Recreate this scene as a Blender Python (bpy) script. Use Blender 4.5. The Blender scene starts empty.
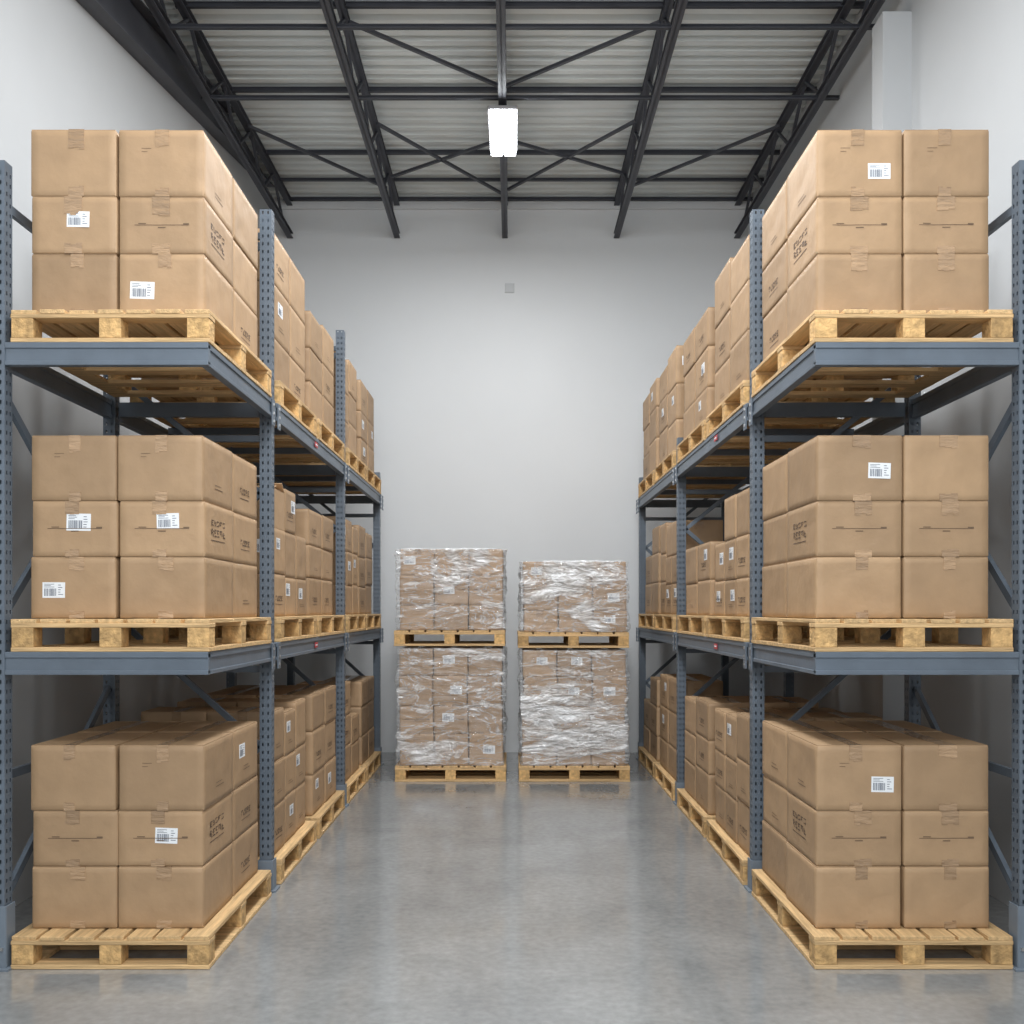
import bpy, bmesh, math, random
from mathutils import Vector, Matrix, noise
random.seed(7)
S=bpy.context.scene
COL=S.collection
S.view_settings.view_transform='Standard'
S.view_settings.look='None'

# ---------------------------------------------------------------- materials
def newmat(name):
    m=bpy.data.materials.new(name); m.use_nodes=True
    nt=m.node_tree; b=nt.nodes['Principled BSDF']
    return m,nt,b
def simple(name,col,rough=.5,metal=0,nscale=0,namt=.15,bump=0,bscale=40,stretch=(1,1,1),rnd=0,coat=0,bdist=.02):
    m,nt,b=newmat(name)
    b.inputs['Roughness'].default_value=rough
    b.inputs['Metallic'].default_value=metal
    b.inputs['Coat Weight'].default_value=coat
    b.inputs['Base Color'].default_value=(*col,1)
    tc=nt.nodes.new('ShaderNodeTexCoord'); mp=nt.nodes.new('ShaderNodeMapping')
    mp.inputs['Scale'].default_value=stretch
    nt.links.new(tc.outputs['Object'],mp.inputs['Vector'])
    oi=nt.nodes.new('ShaderNodeObjectInfo')
    vm=nt.nodes.new('ShaderNodeVectorMath'); vm.operation='ADD'
    cmb=nt.nodes.new('ShaderNodeCombineXYZ')
    mu=nt.nodes.new('ShaderNodeMath'); mu.operation='MULTIPLY'; mu.inputs[1].default_value=37.0
    nt.links.new(oi.outputs['Random'],mu.inputs[0]); nt.links.new(mu.outputs[0],cmb.inputs[0]); nt.links.new(mu.outputs[0],cmb.inputs[2])
    nt.links.new(mp.outputs[0],vm.inputs[0]); nt.links.new(cmb.outputs[0],vm.inputs[1])
    if nscale or rnd:
        n=nt.nodes.new('ShaderNodeTexNoise'); n.inputs['Scale'].default_value=nscale or 1; n.inputs['Detail'].default_value=5
        nt.links.new(vm.outputs[0],n.inputs['Vector'])
        mr=nt.nodes.new('ShaderNodeMapRange'); mr.inputs[1].default_value=.25; mr.inputs[2].default_value=.75
        mr.inputs[3].default_value=1-namt; mr.inputs[4].default_value=1+namt
        nt.links.new(n.outputs['Fac'],mr.inputs[0])
        r=nt.nodes.new('ShaderNodeMapRange'); r.inputs[3].default_value=1-rnd; r.inputs[4].default_value=1+rnd
        nt.links.new(oi.outputs['Random'],r.inputs[0])
        mm=nt.nodes.new('ShaderNodeMath'); mm.operation='MULTIPLY'
        nt.links.new(mr.outputs[0],mm.inputs[0]); nt.links.new(r.outputs[0],mm.inputs[1])
        s=nt.nodes.new('ShaderNodeVectorMath'); s.operation='SCALE'; s.inputs[0].default_value=col
        nt.links.new(mm.outputs[0],s.inputs['Scale']); nt.links.new(s.outputs[0],b.inputs['Base Color'])
    if bump:
        n2=nt.nodes.new('ShaderNodeTexNoise'); n2.inputs['Scale'].default_value=bscale; n2.inputs['Detail'].default_value=4
        nt.links.new(vm.outputs[0],n2.inputs['Vector'])
        bp=nt.nodes.new('ShaderNodeBump'); bp.inputs['Strength'].default_value=bump; bp.inputs['Distance'].default_value=bdist
        nt.links.new(n2.outputs['Fac'],bp.inputs['Height']); nt.links.new(bp.outputs[0],b.inputs['Normal'])
    return m
CARD=simple('cardboard',(.375,.245,.137),.6,nscale=7,namt=.09,bump=.3,bscale=9,rnd=.13,bdist=.02)
CARDIN=simple('cardboard_inside',(.27,.17,.095),.85,nscale=6,namt=.1)
TAPE=simple('tape',(.375,.245,.14),.24,nscale=14,namt=.16,bump=.7,bscale=30,rnd=.15,coat=.5,stretch=(.4,1,1.6))
INK=simple('ink',(.10,.065,.042),.7,nscale=60,namt=.5)
INK2=simple('faint_ink',(.14,.09,.055),.7)
PAPER=simple('paper',(.80,.82,.84),.5)
BAR=simple('barcode_ink',(.10,.12,.16),.6)
WOODY=simple('pallet_wood_long',(.60,.40,.195),.7,nscale=4,namt=.32,bump=.4,bscale=12,stretch=(12,.8,12),rnd=.12)
WOODX=simple('pallet_wood_cross',(.60,.40,.195),.7,nscale=4,namt=.32,bump=.4,bscale=12,stretch=(.8,12,12),rnd=.12)
WOODB=simple('pallet_block',(.55,.345,.145),.8,nscale=26,namt=.4,bump=.5,bscale=60,rnd=.18)
STEEL=simple('rack_paint',(.110,.137,.170),.42,nscale=5,namt=.14,bump=.05,bscale=30)
STEELL=simple('rack_guard',(.165,.20,.24),.42,nscale=5,namt=.12)
BOLT=simple('bolt',(.6,.6,.6),.3,metal=1)
RED=simple('red_sticker',(.45,.04,.05),.5)
TRUSS=simple('truss_paint',(.05,.053,.065),.5,nscale=4,namt=.2)
LAMPB=simple('lamp_housing',(.3,.3,.31),.4)
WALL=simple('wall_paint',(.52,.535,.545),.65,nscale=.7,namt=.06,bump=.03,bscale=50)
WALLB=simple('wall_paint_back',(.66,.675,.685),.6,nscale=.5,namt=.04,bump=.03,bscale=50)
CEIL=simple('ceiling_sheet',(.68,.71,.70),.5,nscale=1.2,namt=.08)
m,nt,b=newmat('lamp_glow'); EMIT=m
b.inputs['Emission Color'].default_value=(.93,.97,1,1); b.inputs['Emission Strength'].default_value=30

# floor
m,nt,b=newmat('polished_concrete'); FLOOR=m
tc=nt.nodes.new('ShaderNodeTexCoord')
n1=nt.nodes.new('ShaderNodeTexNoise'); n1.inputs['Scale'].default_value=1.3; n1.inputs['Detail'].default_value=11; n1.inputs['Roughness'].default_value=.66; n1.inputs['Distortion'].default_value=.5
n2=nt.nodes.new('ShaderNodeTexNoise'); n2.inputs['Scale'].default_value=22; n2.inputs['Detail'].default_value=6
n3=nt.nodes.new('ShaderNodeTexNoise'); n3.inputs['Scale'].default_value=1.6; n3.inputs['Detail'].default_value=4
for n in (n1,n2,n3): nt.links.new(tc.outputs['Object'],n.inputs['Vector'])
cr=nt.nodes.new('ShaderNodeValToRGB')
cr.color_ramp.elements[0].position=.28; cr.color_ramp.elements[0].color=(.19,.195,.195,1)
cr.color_ramp.elements[1].position=.72; cr.color_ramp.elements[1].color=(.30,.305,.30,1)
nt.links.new(n1.outputs['Fac'],cr.inputs[0])
mx=nt.nodes.new('ShaderNodeMix'); mx.data_type='RGBA'; mx.blend_type='OVERLAY'; mx.inputs[0].default_value=.28
nt.links.new(cr.outputs[0],mx.inputs[6]); nt.links.new(n2.outputs['Fac'],mx.inputs[7])
nt.links.new(mx.outputs[2],b.inputs['Base Color'])
rr=nt.nodes.new('ShaderNodeMapRange'); rr.inputs[1].default_value=.3; rr.inputs[2].default_value=.7; rr.inputs[3].default_value=.09; rr.inputs[4].default_value=.20
nt.links.new(n3.outputs['Fac'],rr.inputs[0]); nt.links.new(rr.outputs[0],b.inputs['Roughness'])
b.inputs['IOR'].default_value=1.7; b.inputs['Specular IOR Level'].default_value=.75
bp=nt.nodes.new('ShaderNodeBump'); bp.inputs['Strength'].default_value=.03; bp.inputs['Distance'].default_value=.01
nt.links.new(n3.outputs['Fac'],bp.inputs['Height']); nt.links.new(bp.outputs[0],b.inputs['Normal'])

# stretch film
m,nt,b=newmat('stretch_film'); FILM=m
b.inputs['Base Color'].default_value=(.86,.88,.90,1); b.inputs['Roughness'].default_value=.10
b.inputs['Specular IOR Level'].default_value=1
tc=nt.nodes.new('ShaderNodeTexCoord'); mp=nt.nodes.new('ShaderNodeMapping'); mp.inputs['Scale'].default_value=(1.1,1.1,3.6); mp.inputs['Rotation'].default_value=(0.05,.16,0)
nt.links.new(tc.outputs['Object'],mp.inputs['Vector'])
oi=nt.nodes.new('ShaderNodeObjectInfo'); mu=nt.nodes.new('ShaderNodeMath'); mu.operation='MULTIPLY'; mu.inputs[1].default_value=50
va=nt.nodes.new('ShaderNodeVectorMath'); va.operation='ADD'
nt.links.new(oi.outputs['Random'],mu.inputs[0]); nt.links.new(mu.outputs[0],va.inputs[1]); nt.links.new(mp.outputs[0],va.inputs[0])
def ntex(sc,det,dist,rough=.6):
    n=nt.nodes.new('ShaderNodeTexNoise'); n.inputs['Scale'].default_value=sc; n.inputs['Detail'].default_value=det; n.inputs['Roughness'].default_value=rough; n.inputs['Distortion'].default_value=dist
    nt.links.new(va.outputs[0],n.inputs['Vector']); return n
def mth(op,a,b_,clamp=False):
    q=nt.nodes.new('ShaderNodeMath'); q.operation=op; q.use_clamp=clamp
    for i,v in enumerate((a,b_)):
        if v is None: continue
        if isinstance(v,(int,float)): q.inputs[i].default_value=v
        else: nt.links.new(v,q.inputs[i])
    return q.outputs[0]
nr=ntex(2.2,3,1.0); ridge=mth('SUBTRACT',1,mth('MULTIPLY',mth('ABSOLUTE',mth('SUBTRACT',nr.outputs['Fac'],.5),None),26),True)
nr2=ntex(6,3,.8); ridge2=mth('SUBTRACT',1,mth('MULTIPLY',mth('ABSOLUTE',mth('SUBTRACT',nr2.outputs['Fac'],.5),None),16),True)
patch=ntex(.7,7,1.0,.65)
pr=nt.nodes.new('ShaderNodeMapRange'); pr.inputs[1].default_value=.50; pr.inputs[2].default_value=.62; pr.inputs[3].default_value=.11; pr.inputs[4].default_value=.70
nt.links.new(patch.outputs['Fac'],pr.inputs[0])
fac=mth('ADD',pr.outputs[0],mth('ADD',mth('MULTIPLY',ridge,.34),mth('MULTIPLY',ridge2,.12)),True)
tr=nt.nodes.new('ShaderNodeBsdfTransparent'); ms=nt.nodes.new('ShaderNodeMixShader')
nt.links.new(fac,ms.inputs[0]); nt.links.new(tr.outputs[0],ms.inputs[1]); nt.links.new(b.outputs[0],ms.inputs[2])
nt.links.new(ms.outputs[0],nt.nodes['Material Output'].inputs['Surface'])
bp=nt.nodes.new('ShaderNodeBump'); bp.inputs['Strength'].default_value=1; bp.inputs['Distance'].default_value=.06
nt.links.new(mth('ADD',nr.outputs['Fac'],mth('MULTIPLY',nr2.outputs['Fac'],.6)),bp.inputs['Height']); nt.links.new(bp.outputs[0],b.inputs['Normal'])

# ---------------------------------------------------------------- helpers
def addbox(bm,x0,x1,y0,y1,z0,z1,mi=0,bev=0):
    vs=[bm.verts.new(p) for p in ((x0,y0,z0),(x1,y0,z0),(x1,y1,z0),(x0,y1,z0),(x0,y0,z1),(x1,y0,z1),(x1,y1,z1),(x0,y1,z1))]
    fs=[]
    for q in ((3,2,1,0),(4,5,6,7),(0,1,5,4),(1,2,6,5),(2,3,7,6),(3,0,4,7)):
        f=bm.faces.new([vs[i] for i in q]); f.material_index=mi; fs.append(f)
    if bev:
        es=set(e for f in fs for e in f.edges)
        r=bmesh.ops.bevel(bm,geom=list(es),offset=bev,segments=2,affect='EDGES',profile=.5)
        for f in r['faces']: f.material_index=mi
def bar(bm,a,b,w,h=None,mi=0):
    h=h or w; a=Vector(a); b=Vector(b); d=(b-a); d.normalize()
    up=Vector((0,0,1)) if abs(d.z)<.95 else Vector((1,0,0))
    s=d.cross(up).normalized(); u=s.cross(d)
    vs=[]
    for p in (a,b):
        for i,j in ((-1,-1),(1,-1),(1,1),(-1,1)): vs.append(bm.verts.new(p+s*w/2*i+u*h/2*j))
    for q in ((3,2,1,0),(4,5,6,7),(0,1,5,4),(1,2,6,5),(2,3,7,6),(3,0,4,7)):
        f=bm.faces.new([vs[i] for i in q]); f.material_index=mi
def finish(bm,name,mats):
    bmesh.ops.recalc_face_normals(bm,faces=bm.faces)
    me=bpy.data.meshes.new(name); bm.to_mesh(me); bm.free()
    for m in mats: me.materials.append(m)
    return me
def obj(name,me,parent=None,loc=(0,0,0),rot=(0,0,0),label=None,cat=None,group=None,kind=None):
    o=bpy.data.objects.new(name,me); COL.objects.link(o)
    o.location=loc; o.rotation_euler=rot
    if parent: o.parent=parent
    if label: o['label']=label
    if cat: o['category']=cat
    if group: o['group']=group
    if kind: o['kind']=kind
    return o
def boxmesh(name,ranges,mats):
    bm=bmesh.new()
    for r in ranges: addbox(bm,*r)
    return finish(bm,name,mats)

# ---------------------------------------------------------------- room
YB=12.4; ZC=7.0; XW=3.02
def struct(name,r,mat,label):
    return obj(name,boxmesh(name,[r],[mat]),label=label,cat=name.split('_')[0],kind='structure')
struct('floor',(-XW-.2,XW+.2,-4,YB+.2,-.1,0),FLOOR,'grey polished concrete warehouse floor with soft reflections')
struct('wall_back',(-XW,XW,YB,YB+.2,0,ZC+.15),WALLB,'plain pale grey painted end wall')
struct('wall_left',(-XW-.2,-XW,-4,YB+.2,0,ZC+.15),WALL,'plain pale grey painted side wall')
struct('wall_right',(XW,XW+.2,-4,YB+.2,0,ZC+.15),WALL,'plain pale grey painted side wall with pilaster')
struct('trim_1',(2.8,XW,7.4,7.62,0,6.32),WALL,'pale grey wall pilaster carrying the roof truss')
struct('trim_2',(-XW,XW,YB-.05,YB,6.86,6.95),WALLB,'pale grey strip along the top of the end wall')
bm=bmesh.new(); y=-4; prof=[]
while y<YB:
    prof+= [(y,ZC),(y+.07,ZC),(y+.085,ZC+.045),(y+.145,ZC+.045)]; y+=.16
prof=[p for p in prof if p[0]<=YB]+[(YB,ZC)]
rows=[(bm.verts.new((-XW,a,z)),bm.verts.new((XW,a,z))) for a,z in prof]
for a,b2 in zip(rows,rows[1:]): bm.faces.new((a[0],a[1],b2[1],b2[0]))
addbox(bm,-XW,XW,-4,YB,ZC+.1,ZC+.15)
obj('ceiling',finish(bm,'ceiling',[CEIL]),label='pale grey corrugated metal roof sheeting',cat='ceiling',kind='structure')
bm=bmesh.new(); addbox(bm,-.06,.06,-.016,0,-.06,.06,0,.005); addbox(bm,-.045,.045,-.019,-.014,-.045,.045,0,.002)
obj('wall_plate',finish(bm,'wall_plate',[WALL]),loc=(-.03,YB,5.87),label='small pale square cover plate on the end wall',cat='wall plate')

# ---------------------------------------------------------------- roof steel
TX=[-2.80,-1.45,-.09,1.32,2.84]
zb=6.53; zt=6.93; Y0=2.0; Y1=YB-.02
bm=bmesh.new()
addbox(bm,-.036,.036,Y0,Y1,-.035,-.025); addbox(bm,-.007,.007,Y0,Y1,-.035,.035); addbox(bm,-.036,.036,Y0,Y1,.025,.035)
chord=finish(bm,'chord',[TRUSS])
bm=bmesh.new(); bar(bm,(0,0,0),(0,.5,zt-zb),.03,.02); webA=finish(bm,'web_member',[TRUSS])
bm=bmesh.new(); bar(bm,(0,0,zt-zb),(0,.5,0),.03,.02); webB=finish(bm,'web_member',[TRUSS])
for i,x in enumerate(TX):
    e=obj('roof_truss',None,loc=(x,0,0),cat='roof truss',group='roof trusses',label='dark grey steel lattice roof truss under the sheeting')
    obj('bottom_chord',chord,e,(0,0,zb)); obj('top_chord',chord,e,(0,0,zt))
    k=0; y=4.0
    while y+.5<Y1:
        obj('web_member',webA if k%2==0 else webB,e,(0,y,zb)); y+=.5; k+=1
XL=-2.87
def purm(x0,hh):
    bm=bmesh.new(); addbox(bm,x0,XW,-.018,.018,-hh,-hh+.007); addbox(bm,x0,XW,-.005,.005,-hh,hh); addbox(bm,x0,XW,-.018,.018,hh-.007,hh)
    return finish(bm,'purlin',[TRUSS])
pA=purm(XL,.022); pB=purm(XL,.016)
for y,z,mm in ((8.36,6.96,pA),(9.72,6.96,pA),(11.05,6.96,pA),(11.75,6.96,pB),(12.3,6.96,pB),(7.95,zb,pB),(9.05,zb,pB),(7.0,6.96,pA),(5.6,6.96,pA)):
    obj('purlin',mm,loc=(0,y,z),cat='roof purlin',group='roof purlins',label='thin dark steel purlin crossing the roof trusses')
for a,b2 in (((-1.40,8.40),(-.13,9.42)),((-1.40,10.15),(-.13,11.85)),((1.27,8.40),(-.05,9.42)),((1.27,10.1),(-.05,11.75)),
             ((-1.40,11.4),(-.13,10.5)),((1.27,11.3),(-.05,10.5)),((-2.75,10.2),(-1.5,11.7)),((2.79,10.2),(1.37,11.7))):
    bm=bmesh.new(); z=6.84; bar(bm,(*a,z),(*b2,z),.032,.028)
    obj('roof_brace',finish(bm,'roof_brace',[TRUSS]),cat='roof brace',group='roof braces',label='dark steel diagonal brace between roof trusses')
bm=bmesh.new()
def slab(x0,x1,pts):
    a=[bm.verts.new((x0,y,z)) for y,z in pts]; b_=[bm.verts.new((x1,y,z)) for y,z in pts]
    bm.faces.new(a); bm.faces.new(b_[::-1])
    n=len(pts)
    for i in range(n): bm.faces.new((a[i],a[(i+1)%n],b_[(i+1)%n],b_[i]))
f=lambda y:6.04+(y-6.8)*.178
slab(-2.965,-2.945,[(3.0,f(3)),(11.9,f(11.9)),(11.9,min(6.97,f(11.9)+.34)),(10.3,6.97),(3.0,f(3)+.34)])
slab(-XW+.004,-2.88,[(3.0,f(3)-.02),(11.9,f(11.9)-.02),(11.9,f(11.9)),(3.0,f(3))])
slab(-XW+.004,-2.88,[(3.0,f(3)+.34),(10.2,f(10.2)+.33),(10.2,f(10.2)+.35),(3.0,f(3)+.36)])
obj('rafter',finish(bm,'rafter',[TRUSS]),cat='rafter',label='deep dark steel rafter sloping up along the side wall')

# lamp
LY=9.43; LZ=6.405
e=obj('high_bay_lamp',None,loc=(-.085,LY,LZ),cat='ceiling lamp',label='bright white rectangular high bay lamp hung under the centre truss')
bm=bmesh.new(); addbox(bm,-.14,.14,-.42,.42,0,.04,0,.01); addbox(bm,-.08,.08,-.3,.3,.04,.07,0,.01); obj('housing',finish(bm,'housing',[LAMPB]),e)
bm=bmesh.new()
for k in (-1,1): addbox(bm,k*.066-.056,k*.066+.056,-.41,.41,-.05,0,0,.01)
addbox(bm,-.02,.02,-.41,.41,-.012,0)
obj('diffuser',finish(bm,'diffuser',[EMIT]),e,label='glowing white diffuser')
bm=bmesh.new(); bar(bm,(0,0,.07),(0,0,.09),.02); rod=finish(bm,'hanger',[TRUSS])
for k in (-.25,.25): obj('hanger',rod,e,(0,k,0))

def area(name,loc,size,sy,en,rot=(0,0,0),col=(.96,.98,1)):
    l=bpy.data.lights.new(name,'AREA'); l.shape='RECTANGLE'; l.size=size; l.size_y=sy; l.energy=en; l.color=col
    o=bpy.data.objects.new(name,l); COL.objects.link(o); o.location=loc; o.rotation_euler=rot
area('lamp_and_fill_light',(-.085,LY,LZ-.06),.3,.85,85)  # light of the high bay lamp itself
area('lamp_and_fill_light',(0,7.0,6.35),.5,1.4,115)  # added fill over the aisle, out of view, no fixture modelled
area('lamp_and_fill_light',(0,4.4,6.4),.9,1.4,160)  # added fill above the near bays, no lamp body here
area('lamp_and_fill_light',(0,1.0,6.2),2.0,1.5,190,(math.radians(25),0,0))  # added fill high above the camera, tipped down the aisle, no fixture
area('lamp_and_fill_light',(0,-2.8,4.5),4,3,240,(math.radians(75),0,0))  # added front fill from behind the camera, not a lamp of the hall

# ---------------------------------------------------------------- racks
PX_IN=1.575; PX_OUT=2.575; HW=.038
def postmesh(h):
    bm=bmesh.new()
    xs=[-HW,-.022,-.012,.012,.022,HW]; pitch=.05; zs=[0]
    z=.03
    while z+.03<h: zs+=[z,z+.02]; z+=pitch
    zs.append(h)
    def face(fn):
        g=[[bm.verts.new(fn(x,z)) for x in xs] for z in zs]
        for i in range(len(zs)-1):
            for j in range(5):
                if i%2==1 and j in (1,3): continue
                bm.faces.new((g[i][j],g[i][j+1],g[i+1][j+1],g[i+1][j]))
    face(lambda x,z:(x,-HW,z)); face(lambda x,z:(HW,x,z)); face(lambda x,z:(-HW,x,z))
    addbox(bm,-HW,HW,HW-.006,HW,0,h)
    bmesh.ops.remove_doubles(bm,verts=bm.verts,dist=.0001)
    return finish(bm,'post',[STEEL])
post_hi=postmesh(4.36); post_lo=postmesh(4.05); post_far=postmesh(3.4)
def footmesh(big):
    bm=bmesh.new()
    addbox(bm,-.07,.07,-.065,.065,0,.012,0,.002)
    hh=.32 if big else .2
    addbox(bm,-.046,.046,-.050,-.042,.01,hh,0,.002); addbox(bm,-.05,-.042,-.046,.046,.01,hh,0,.002); addbox(bm,.042,.05,-.046,.046,.01,hh,0,.002)
    for sx in (-.03,.03): addbox(bm,sx-.008,sx+.008,-.058,-.048,.1,.116,1)
    return finish(bm,'foot_guard',[STEELL,BOLT])
foot=footmesh(False); footb=footmesh(True)
def beammesh(L,h=.115,t=.045):
    bm=bmesh.new()
    addbox(bm,-t/2,t/2,0,L,-.03,0,0,.003); addbox(bm,-t/2,t/2,0,L,-h,-h+.022,0,.003)
    addbox(bm,-t/2+.007,t/2-.007,0,L,-h+.01,-.01)
    return finish(bm,'beam',[STEEL])
def connmesh():
    bm=bmesh.new(); addbox(bm,-.004,.004,-.035,.035,-.17,-.003,0,.002)
    for z in (-.14,-.09,-.035): addbox(bm,-.009,.009,-.008,.008,z-.008,z+.008,1)
    return finish(bm,'beam_connector',[STEEL,BOLT])
conn=connmesh()
bm=bmesh.new(); addbox(bm,-.002,.002,-.05,.05,-.02,.02); addbox(bm,-.003,.003,-.035,.035,-.005,.005,1); sticker=finish(bm,'sticker',[RED,PAPER])
LV=[1.59,3.14]
FR={-1:[6.30,9.0,11.42],1:[6.30,9.12,11.85]}
YF=4.9
for s in (-1,1):
    R=obj('pallet_rack',None,loc=(s*2.06,YF,0),cat='pallet rack',group='pallet racks',
          label='blue-grey steel pallet rack with perforated posts holding boxed pallets')
    def P(x,y,z): return (s*x-s*2.06, y-YF, z)
    obj('post',post_lo,R,P(PX_OUT,YF+HW,0)); obj('foot_guard',footb,R,P(PX_OUT,YF+HW,0))
    for fi,y in enumerate(FR[s]):
        F=obj('upright_frame',None,R,P(PX_IN,y,0))
        def Q(x,z): return (s*x-s*PX_IN,0,z)
        tall=(fi==0) or (s<0 and fi==1)
        pm=post_hi if tall else post_far
        obj('post',pm,F,Q(PX_IN,0)); obj('post',pm,F,Q(PX_OUT,0))
        obj('foot_guard',foot,F,Q(PX_IN,0)); obj('foot_guard',foot,F,Q(PX_OUT,0))
        nodes=[.12,.92,1.75,2.55,3.3,4.15]
        for k in range(5 if tall else 4):
            a=PX_OUT-HW if k%2==0 else PX_IN+HW; c=PX_IN+HW if k%2==0 else PX_OUT-HW
            bm=bmesh.new(); bar(bm,Q(a,nodes[k]),Q(c,nodes[k+1]),.03,.035); obj('brace',finish(bm,'brace',[STEEL]),F)
        for z in ((.12,1.42,2.9,4.2) if tall else (.12,1.42,2.9)):
            bm=bmesh.new(); bar(bm,Q(PX_OUT-HW,z),Q(PX_IN+HW,z),.035,.04); obj('brace',finish(bm,'brace',[STEEL]),F)
    for a,b2,dx in (((4.99,2.87),(6.25,1.95),0),((4.99,1.75),(6.25,2.85),.03),((4.99,.35),(6.25,1.3),0),((4.99,3.85),(6.25,3.85),0),((4.99,.95),(6.25,.95),.03)):
        bm=bmesh.new(); bar(bm,P(PX_OUT+dx,*a),P(PX_OUT+dx,*b2),.025,.045); obj('brace',finish(bm,'brace',[STEEL]),R)
    ys=[YF+.05]+FR[s]
    for z in LV:
        me=beammesh(PX_OUT-HW-1.52); obj('beam',me,R,P(1.52,YF+.0225,z),(0,0,-s*math.pi/2))
        for k in range(3):
            a=ys[k]+(0 if k==0 else HW); c=ys[k+1]-HW
            obj('beam',beammesh(c-a),R,P(1.5425,a,z))
            if k: obj('beam',beammesh(c-a),R,P(PX_OUT,a,z))
            else: obj('beam',beammesh(c-a-.03),R,P(PX_OUT,a+.03,z))
            n=3 if k else 1
            for j in range(1,n):
                yy=a+(c-a)*j/n
                bm=bmesh.new(); addbox(bm,-.47,.47,-.02,.02,-.05,-.003); obj('cross_bar',finish(bm,'cross_bar',[STEEL]),R,P(2.055,yy,z))
        for y in FR[s]:
            bm=bmesh.new(); addbox(bm,-.45,.45,-.02,.02,-.1,-.01); obj('cross_bar',finish(bm,'cross_bar',[STEEL]),R,P(2.07,y,z))
            for dy in (-.075,.075):
                obj('beam_connector',conn,R,P(1.516,y+dy,z))
        obj('sticker',sticker,R,P(1.517,7.6 if s<0 else 7.3,z-.06),label='small red and white sticker')

# ---------------------------------------------------------------- pallets
pcache={}
def pallet_parts(W,D,v):
    if (W,D,v) in pcache: return pcache[(W,D,v)]
    rnd=random.Random(v*7+3)
    bm=bmesh.new(); n=7; gap=.014; bw=(W-gap*6)/7
    for i in range(n):
        x=-W/2+i*(bw+gap); addbox(bm,x+rnd.uniform(0,.005),x+bw-rnd.uniform(0,.005),-D/2+rnd.uniform(0,.014),D/2-rnd.uniform(0,.012),.143,.165-rnd.uniform(0,.003),0,.003)
    top1=finish(bm,'top_deck',[WOODY])
    bm=bmesh.new()
    for y in (-D/2+.004,-.05,D/2-.104): addbox(bm,-W/2+.002,W/2-.002,y,y+.1,.121,.143,0,.003)
    top2=finish(bm,'stringer_boards',[WOODX])
    bm=bmesh.new()
    q=D/4-.02
    for y in (-D/2+.004,-q-.055,-.05,q-.045,D/2-.104): addbox(bm,-W/2+.002,W/2-.002,y,y+.1,0,.022,0,.003)
    for x in (-W/2+.004,W/2-.122):
        addbox(bm,x,x+.118,-D/2+.09,D/2-.09,.0015,.0205)
    bot=finish(bm,'bottom_deck',[WOODX])
    bm=bmesh.new(); addbox(bm,-.055,.055,-.05,.05,.022,.121,0,.004); blk=finish(bm,'block',[WOODB])
    pcache[(W,D,v)]=(top1,top2,bot,blk); return pcache[(W,D,v)]
def pallet(x,y,z,W,D,where,rot=0):
    top1,top2,bot,blk=pallet_parts(W,D,random.randint(0,2))
    e=obj('pallet',None,loc=(x,y,z),rot=(0,0,rot),cat='pallet',group='wooden pallets',label='light wooden block pallet '+where)
    obj('top_deck',top1,e); obj('stringer_boards',top2,e); obj('bottom_deck',bot,e)
    for a in (-W/2+.06,0,W/2-.06):
        for c in (-D/2+.055,0,D/2-.055): obj('block',blk,e,(a,c,0))
    return e

# ---------------------------------------------------------------- boxes
GL={'E':'111100110100111','B':'110101110101110','R':'110101110101101','O':'111101101101111','S':'111100111001111','D':'110101101101110','U':'101101101101111','P':'111101111100100','H':'101101111101101'}
def glyphs(bm,word,x0,z0,cw,ch,fn,mi,drop=.14):
    rg=random.Random(len(word)*31+int(x0*1000))
    for k,c in enumerate(word):
        g=GL[c]
        for r in range(5):
            q=0
            while q<3:
                if g[r*3+q]=='1':
                    e=q
                    while e+1<3 and g[r*3+e+1]=='1': e+=1
                    if rg.random()>drop:
                        a=x0+k*cw*1.35+q*cw/3; b2=x0+k*cw*1.35+(e+1)*cw/3; z1=z0+ch*(5-r)/5; z2=z0+ch*(4.15-r)/5
                        f=bm.faces.new([bm.verts.new(fn(*p)) for p in ((a,z2),(b2,z2),(b2,z1),(a,z1))]); f.material_index=mi
                    q=e
                q+=1
def rect(bm,fn,a,b2,c,d,mi):
    n=max(1,int((b2-a)/.03))
    for i in range(n):
        u=a+(b2-a)*i/n; v=a+(b2-a)*(i+1)/n
        f=bm.faces.new([bm.verts.new(fn(*p)) for p in ((u,c),(v,c),(v,d),(u,d))]); f.material_index=mi
bcache={}
def dentfield(w,d,h,seed,amp=.0055):
    """inward-only soft dents of the side faces, zero along the edges"""
    def F(co):
        x,y,z=co
        ez=max(0,min(1,min(z,h-z)/.09)); ex=max(0,min(1,(w/2-abs(x))/.09)); ey=max(0,min(1,(d/2-abs(y))/.09))
        if abs(x)>=w/2-.0005:
            n=.2+noise.noise(Vector((seed+3*(1 if x>0 else -1),y*7,z*8)))*1.2
            x-=math.copysign(amp*ez*ey*max(0,n),x)
        elif abs(y)>=d/2-.0005:
            n=.2+noise.noise(Vector((x*8,seed+3*(1 if y>0 else -1),z*8)))*1.2
            y-=math.copysign(amp*ez*ex*max(0,n),y)
        return Vector((x,y,z))
    return F
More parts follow.
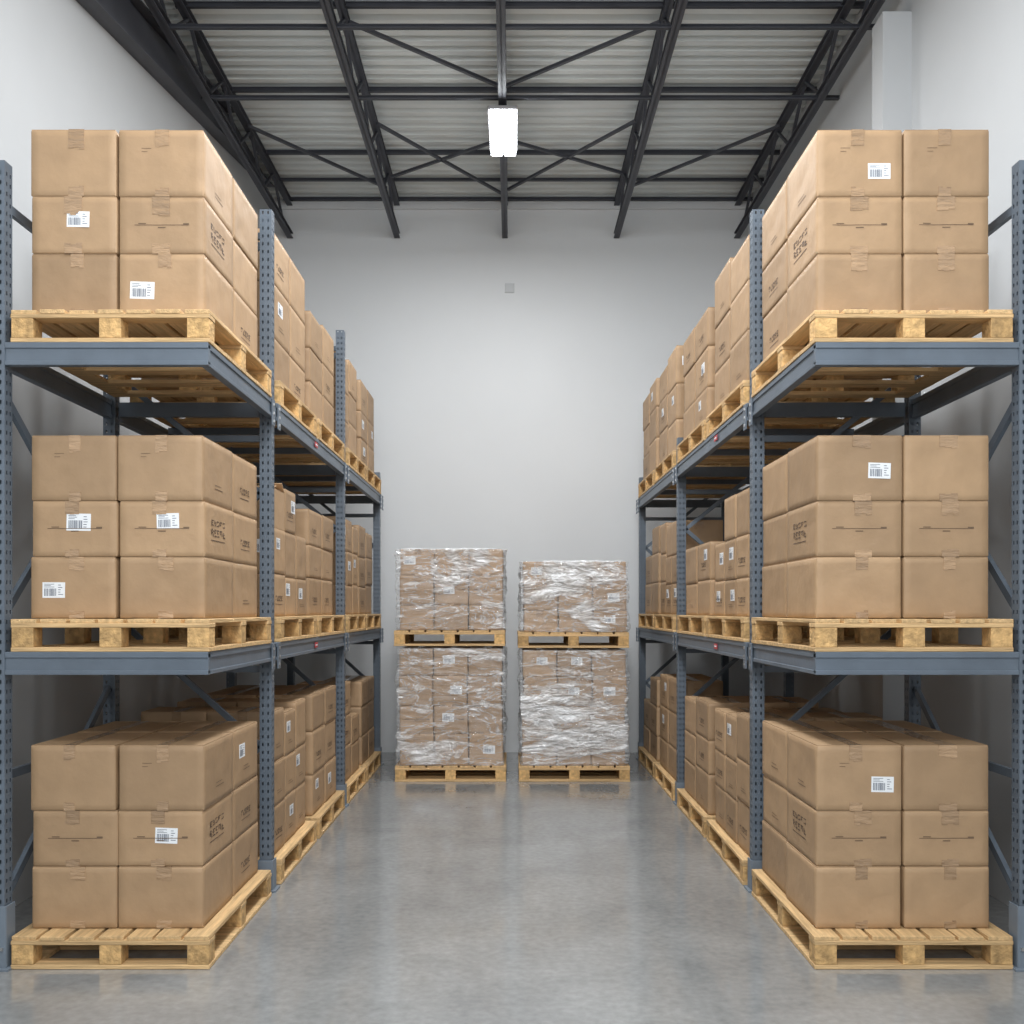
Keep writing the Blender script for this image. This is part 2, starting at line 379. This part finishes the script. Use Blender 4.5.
def boxparts(w,d,h,style):
    k=(w,d,h,style)
    if k in bcache: return bcache[k]
    bm=bmesh.new(); e=.0018; seed=len(bcache)*3.7+.3
    DF=dentfield(w,d,h,seed)
    if style=='open':
        t=.006
        for r in ((-w/2,w/2,-d/2,d/2,0,t),(-w/2,w/2,-d/2,-d/2+t,t,h),(-w/2,w/2,d/2-t,d/2,t,h),(-w/2,-w/2+t,-d/2+t,d/2-t,t,h),(w/2-t,w/2,-d/2+t,d/2-t,t,h)): addbox(bm,*r)
        def flap(a,b2,o):
            a=Vector(a);b2=Vector(b2);o=Vector(o)
            n=(b2-a).cross(o).normalized()*.003
            vs=[bm.verts.new(p) for p in (a+n,b2+n,b2+o+n,a+o+n,a-n,b2-n,b2+o-n,a+o-n)]
            for q in ((3,2,1,0),(4,5,6,7),(0,1,5,4),(1,2,6,5),(2,3,7,6),(3,0,4,7)): bm.faces.new([vs[i] for i in q])
        flap((-w/2,-d/2,h),(w/2,-d/2,h),(0,.10,.025)); flap((-w/2,d/2,h),(w/2,d/2,h),(0,-.08,.06))
        flap((-w/2,-d/2,h),(-w/2,d/2,h),(.09,0,.05)); flap((w/2,-d/2,h),(w/2,d/2,h),(-.09,0,.04))
    else:
        addbox(bm,-w/2,w/2,-d/2,d/2,0,h-.004)
        bmesh.ops.subdivide_edges(bm,edges=bm.edges[:],cuts=9,use_grid_fill=True)
        outer=[ed for ed in bm.edges if len(ed.link_faces)==2 and ed.calc_face_angle(0)>1.0]
        r=bmesh.ops.bevel(bm,geom=outer,offset=.0045,segments=1,affect='EDGES',profile=.5)
        for f in bm.faces: f.smooth=True
        for f in r['faces']: f.smooth=False
        addbox(bm,-w/2+.003,-.0018,-d/2+.003,d/2-.003,h-.006,h); addbox(bm,.0018,w/2-.003,-d/2+.003,d/2-.003,h-.006,h)
    for sg in (-1,1):
        F=lambda a,z,sg=sg:(a*(-sg),sg*(d/2+e),z)
        G=lambda a,z,sg=sg:(sg*(w/2+e),a*sg,z)
        if style=='arrow':
            rect(bm,F,-.14,.14,h*.50,h*.50+.003,2); rect(bm,F,.11,.14,h*.5+.004,h*.5+.010,2); rect(bm,F,-.02,.02,h*.5-.014,h*.5-.009,2)
            rect(bm,F,-.12,-.08,h*.5+.007,h*.5+.011,2)
            glyphs(bm,'EUSES',-.15,h*.60,.038,.030,G,1); glyphs(bm,'REEOE',-.15,h*.40,.038,.040,G,1)
            rect(bm,G,-.15,.09,h*.32,h*.335,1)
        if style=='text':
            glyphs(bm,'EUORE',-.11,h*.36,.030,.036,G,1); rect(bm,G,-.11,.08,h*.28,h*.292,1); rect(bm,F,.06,.12,h*.2,h*.207,2)
        if style=='logo':
            rect(bm,G,-.06,.08,h*.25,h*.262,2); rect(bm,G,-.06,.05,h*.31,h*.32,2)
            rect(bm,F,-.1,-.05,h*.72,h*.727,2); rect(bm,F,-.1,-.07,h*.67,h*.677,2)
    if style!='open':
        for v in bm.verts: v.co=DF(v.co)
    body=finish(bm,'body',[CARD,INK,INK2,CARDIN])
    tapes=[]
    if style!='open':
        e2=.0022; dr=.082 if h>.29 else .055; rg=random.Random(int(h*1000)*7+len(style)*3+int(d*1000))
        dr*=rg.uniform(.7,1.15)
        tw=rg.uniform(.028,.048); sh=rg.uniform(-.02,.02)
        for top in (1,0):
            bm=bmesh.new()
            if top: addbox(bm,sh-tw,sh+tw,-d/2-e2,d/2+e2,h-.001,h+.0008)
            else: addbox(bm,sh-tw,sh+tw,-d/2-e2,d/2+e2,-.0006,.001)
            for sg in (-1,1):
                y0,y1=sorted((sg*(d/2-.0002),sg*(d/2+e2)))
                for q,(a,b2) in enumerate(((-tw,-tw/3),(-tw/3,tw/3),(tw/3,tw))):
                    u=rg.uniform(0,.010)
                    if top: addbox(bm,sh+a,sh+b2,y0,y1,h-dr-u,h-dr*.45); addbox(bm,sh+a,sh+b2,y0,y1,h-dr*.45,h+.0008)
                    else: addbox(bm,sh+a,sh+b2,y0,y1,-.0006,dr*.5+u)
            for v in bm.verts: v.co=DF(v.co)
            bmesh.ops.remove_doubles(bm,verts=bm.verts,dist=.00005)
            tapes.append(finish(bm,'packing_tape',[TAPE]))
    bcache[k]=(body,tapes); return bcache[k]
def labelmesh(W,H,seed):
    r=random.Random(seed); bm=bmesh.new(); addbox(bm,-W/2,W/2,-.0012,.002,-H/2,H/2)
    F=lambda a,z:(a,-.0016,z)
    x=-W*.42
    while x<W*.12:
        b2=r.uniform(.0018,.005); rect(bm,F,x,x+b2,-H*.38,H*.1,1); x+=b2+r.uniform(.0015,.004)
    for k in range(3): rect(bm,F,-W*.42,-W*.42+W*r.uniform(.25,.5),H*(.36-.09*k),H*(.39-.09*k),1)
    for k in range(5): rect(bm,F,W*.2,W*.2+W*r.uniform(.1,.24),H*(.3-.15*k),H*(.34-.15*k),1)
    return finish(bm,'shipping_label',[PAPER,BAR])
LAB=[labelmesh(.125,.088,1),labelmesh(.115,.08,5),labelmesh(.10,.075,9)]
def cbox(x,y,z,w,d,h,style,where,rot=0,front=None,side=None,s=-1,group='cardboard boxes on the racks'):
    body,tapes=boxparts(w,d,h,style)
    extra={'arrow':'printed cardboard box','text':'printed cardboard box','logo':'stamped cardboard box','plain':'plain taped cardboard box','open':'opened cardboard box'}[style]
    if front or side: extra+=' with white label'
    e=obj('cardboard_box',None,loc=(x,y,z),rot=(0,0,rot),cat='cardboard box',group=group,label=extra+' '+where)
    obj('body',body,e)
    for t in tapes: obj('packing_tape',t,e)
    if front: obj('shipping_label',random.choice(LAB[:2]),e,(front[0],-d/2+.001,front[1]),(0,random.uniform(-.04,.04),0),label='white shipping label with barcode')
    if side: obj('shipping_label',random.choice(LAB),e,(-s*(w/2-.001),side[0],side[1]),(0,0,(math.pi/2 if s<0 else -math.pi/2)),label='white shipping label with barcode')
    return e
LH=[.315,.285,.335]
bw=.435
WH=['on floor pallet','on lower rack pallet','on upper rack pallet']
PW=['under boxes on the concrete floor','under boxes on the lower rack shelf','under boxes on the upper rack shelf']
FL={(-1,2,1,1):(.02,.6),(-1,2,0,0):(-.10,.42),(-1,1,1,1):(.02,.62),(-1,1,1,0):(-.10,.46),(-1,1,0,1):(.03,.64),(-1,0,0,1):(.03,.55),
    (1,2,0,2):(.10,.38),(1,1,0,2):(.10,.46),(1,0,0,2):(.12,.40)}
random.seed(33)
for s in (-1,1):
    if s<0: PL=[(4.9,1.28),(6.42,1.2),(7.70,1.2),(9.08,1.12),(10.24,1.12)]
    else:   PL=[(4.9,1.3),(6.40,1.26),(7.74,1.26),(9.22,1.24),(10.52,1.24)]
    for lv in range(3):
        zbase=[0,1.59,3.14][lv]
        for pi,(y0,D) in enumerate(PL):
            W=1.0
            pallet(s*2.012,y0+D/2,zbase+.001,W,D,PW[lv],rot=random.uniform(-.003,.003) if lv else random.uniform(-.012,.012)*(pi>0))
            nr_=3 if (pi==1 and lv!=2) or (pi==3 and lv==1) else 2
            rg=.022
            if pi==0: rg=.028; d=.53 if s<0 else .55; ins=.13
            else:
                d=round((D-.17-(nr_-1)*rg)/nr_,3); ins=.075
            pfac=[1,1,1.02][lv] if pi==0 else random.choice((.95,.98,1.0,1.02))
            if lv==2 and pi==1: pfac=1.09
            if lv==2 and pi==2: pfac=.97
            if lv==2 and s>0 and pi>=3: pfac=1.07
            if s<0 and lv==1 and pi==2: pfac=.9
            phs=[round(v*pfac,3) for v in LH]
            if pi: random.shuffle(phs)
            poff=0 if (pi==0 or (s>0 and lv==2)) else random.uniform(.0,.03)
            for r in range(nr_):
                hs=list(phs)
                if pi and random.random()<.5: hs=[round(v*.955,3) for v in hs]; hs.reverse()
                for c in (0,1):
                    lim=99
                    if c==1:
                        if pi==0 and r==1 and lv>0: lim=1
                        if pi>0 and lv>0:
                            if pi==1: lim=1
                            else: continue
                        if pi>=3: continue
                    z=zbase+.1675
                    top=min(3,lim)
                    if s>0 and lv==1 and pi==2: top=min(top,2)
                    if pi>0 and r==nr_-1 and lv==1 and random.random()<.4: top=min(top,2)
                    if pi>1 and r==1 and lv==0 and random.random()<.3: top=min(top,2)
                    for L in range(top):
                        h=hs[L]
                        cx=(1.58 if s<0 else 1.562)+bw/2+c*(bw+.014)
                        if pi==0:
                            st='arrow' if L==1 and lv<2 else random.choice(('plain','plain','logo'))
                            if L==1 and lv==2: st='arrow' if s>0 or c==0 else 'plain'
                            if r==1: st=random.choice(('plain','text','logo','plain'))
                            if L==0 and c==0 and r==0: st='plain'
                        else:
                            st=random.choice(('plain','text','logo','text','plain','logo'))
                            if L==top-1 and s<0 and lv==1 and pi==1 and r==0: st='open'
                        fr=None; sd=None
                        if pi==0 and r==0 and (s,lv,c,L) in FL:
                            q=FL[(s,lv,c,L)]; fr=(q[0],q[1]*h)
                        elif pi>0 and random.random()<.08: fr=(random.choice((-.1,.1)),h*.6)
                        if c==0 and pi and random.random()<.2: sd=(random.uniform(-.09,.09),h*random.uniform(.55,.7))
                        if s<0 and lv==0 and pi==0 and c==0 and r==1 and L==2: sd=(-.08,h*.6)
                        if pi==0: jx=random.uniform(-.005,.008)
                        else: jx=(poff*(1 if (lv>0 and pi!=1) else .25) if c==0 else 0)+random.uniform(-.005,.005)
                        if pi==0 and r==1: jx=random.uniform(.006,.016) if c==0 else .018
                        jy=random.uniform(-.004,.004)
                        cbox(s*(cx+jx),y0+ins+d/2+r*(d+rg)+jy,z,bw,d,h,st,WH[lv],rot=random.uniform(-.006,.006) if pi==0 else random.uniform(-.004,.004),front=fr,side=sd,s=s)
                        z+=h+.0018

# ---------------------------------------------------------------- wrapped loads
def wrap(x,y,z,w,d,h,seed):
    bm=bmesh.new(); N=90; M=60
    segs=[]
    for i in range(N): segs.append((-w/2+w*i/N,-d/2,0,-1))
    for i in range(M): segs.append((w/2,-d/2+d*i/M,1,0))
    for i in range(N): segs.append((w/2-w*i/N,d/2,0,1))
    for i in range(M): segs.append((-w/2,d/2-d*i/M,-1,0))
    K=80; rings=[]
    for k in range(K+1):
        zz=h*k/K; ring=[]
        for px,py,nx,ny in segs:
            v=noise.noise(Vector((px*2+seed*7,py*2,zz*4)))*.030
            v+=abs(noise.noise(Vector((px*2+zz*3,py*2,zz*8+seed))))*.034
            v+=abs(noise.noise(Vector((px*4-zz*6,py*4,zz*18+seed*3))))*.014
            o=.006+max(-.002,v)
            if k==0: o*=.4
            cxs=(o*.6*(1 if px>0 else -1) if (not nx and abs(px)>w/2-.02) else 0)
            ring.append(bm.verts.new((px+(nx*o if nx else cxs),py+(ny*o if ny else 0),zz)))
        rings.append(ring)
    n=len(segs)
    for k in range(K):
        for i in range(n): bm.faces.new((rings[k][i],rings[k][(i+1)%n],rings[k+1][(i+1)%n],rings[k+1][i]))
    ring=[]
    for i,(px,py,nx,ny) in enumerate(segs):
        ring.append(bm.verts.new((px*.86,py*.86,h+.014+noise.noise(Vector((px*9,py*9,seed)))*.010)))
    for i in range(n): bm.faces.new((rings[K][i],rings[K][(i+1)%n],ring[(i+1)%n],ring[i]))
    me=finish(bm,'stretch_wrap',[FILM])
    for p in me.polygons: p.use_smooth=True
    obj('stretch_wrap',me,loc=(x,y,z),cat='plastic wrap',group='stretch wraps',label='crinkled clear plastic stretch wrap around stacked boxes')
yb=10.27; DW=1.0
for sx,tops in ((-.645,(1.395,2.44)),(.655,(1.375,2.31))):
    z=0
    for lvl in (0,1):
        z0=z+.001
        pallet(sx-.01*lvl,yb+DW/2,z0,1.17,1.02,'under plastic-wrapped boxes near the end wall' if lvl==0 else 'stacked on top of a wrapped load')
        z=z0+.1665
        top=tops[lvl]; nl=4 if lvl==0 else 3
        h=round((top-z-.002*nl)/nl,3); w=.352
        zz=z
        hv=[h+dh for dh in ((.03,-.02,.015,-.025) if nl==4 else (-.02,.03,-.01))]
        hv=[round(v,3) for v in hv]
        for L in range(nl):
            off=random.uniform(-.012,.012)
            for c in range(3):
                cbox(sx+(c-1)*(w+.011)+off,yb+DW/2+random.uniform(-.008,.008),zz,w,.95,hv[L],random.choice(('plain','arrow','text','logo')),
                     'in a plastic-wrapped pallet load',rot=random.uniform(-.005,.005),front=((random.uniform(-.08,.08),h*.55) if random.random()<.4 else None),s=-1,group='cardboard boxes in wrapped loads')
            zz+=hv[L]+.002
        wrap(sx,yb+DW/2,z,3*w+.046,.985,zz-z-.002,sx*3+lvl*11)
        z=zz+.026
# ---------------------------------------------------------------- world & camera
w=bpy.data.worlds.new('world'); S.world=w; w.use_nodes=True
w.node_tree.nodes['Background'].inputs[0].default_value=(.9,.95,1,1); w.node_tree.nodes['Background'].inputs[1].default_value=.38
cam=bpy.data.cameras.new('camera'); co=bpy.data.objects.new('camera',cam); COL.objects.link(co)
cam.sensor_width=36; cam.lens=980/1024*36; cam.shift_y=98/1024; co.location=(0,0,1.8); co.rotation_euler=(math.pi/2,0,0)
S.camera=co
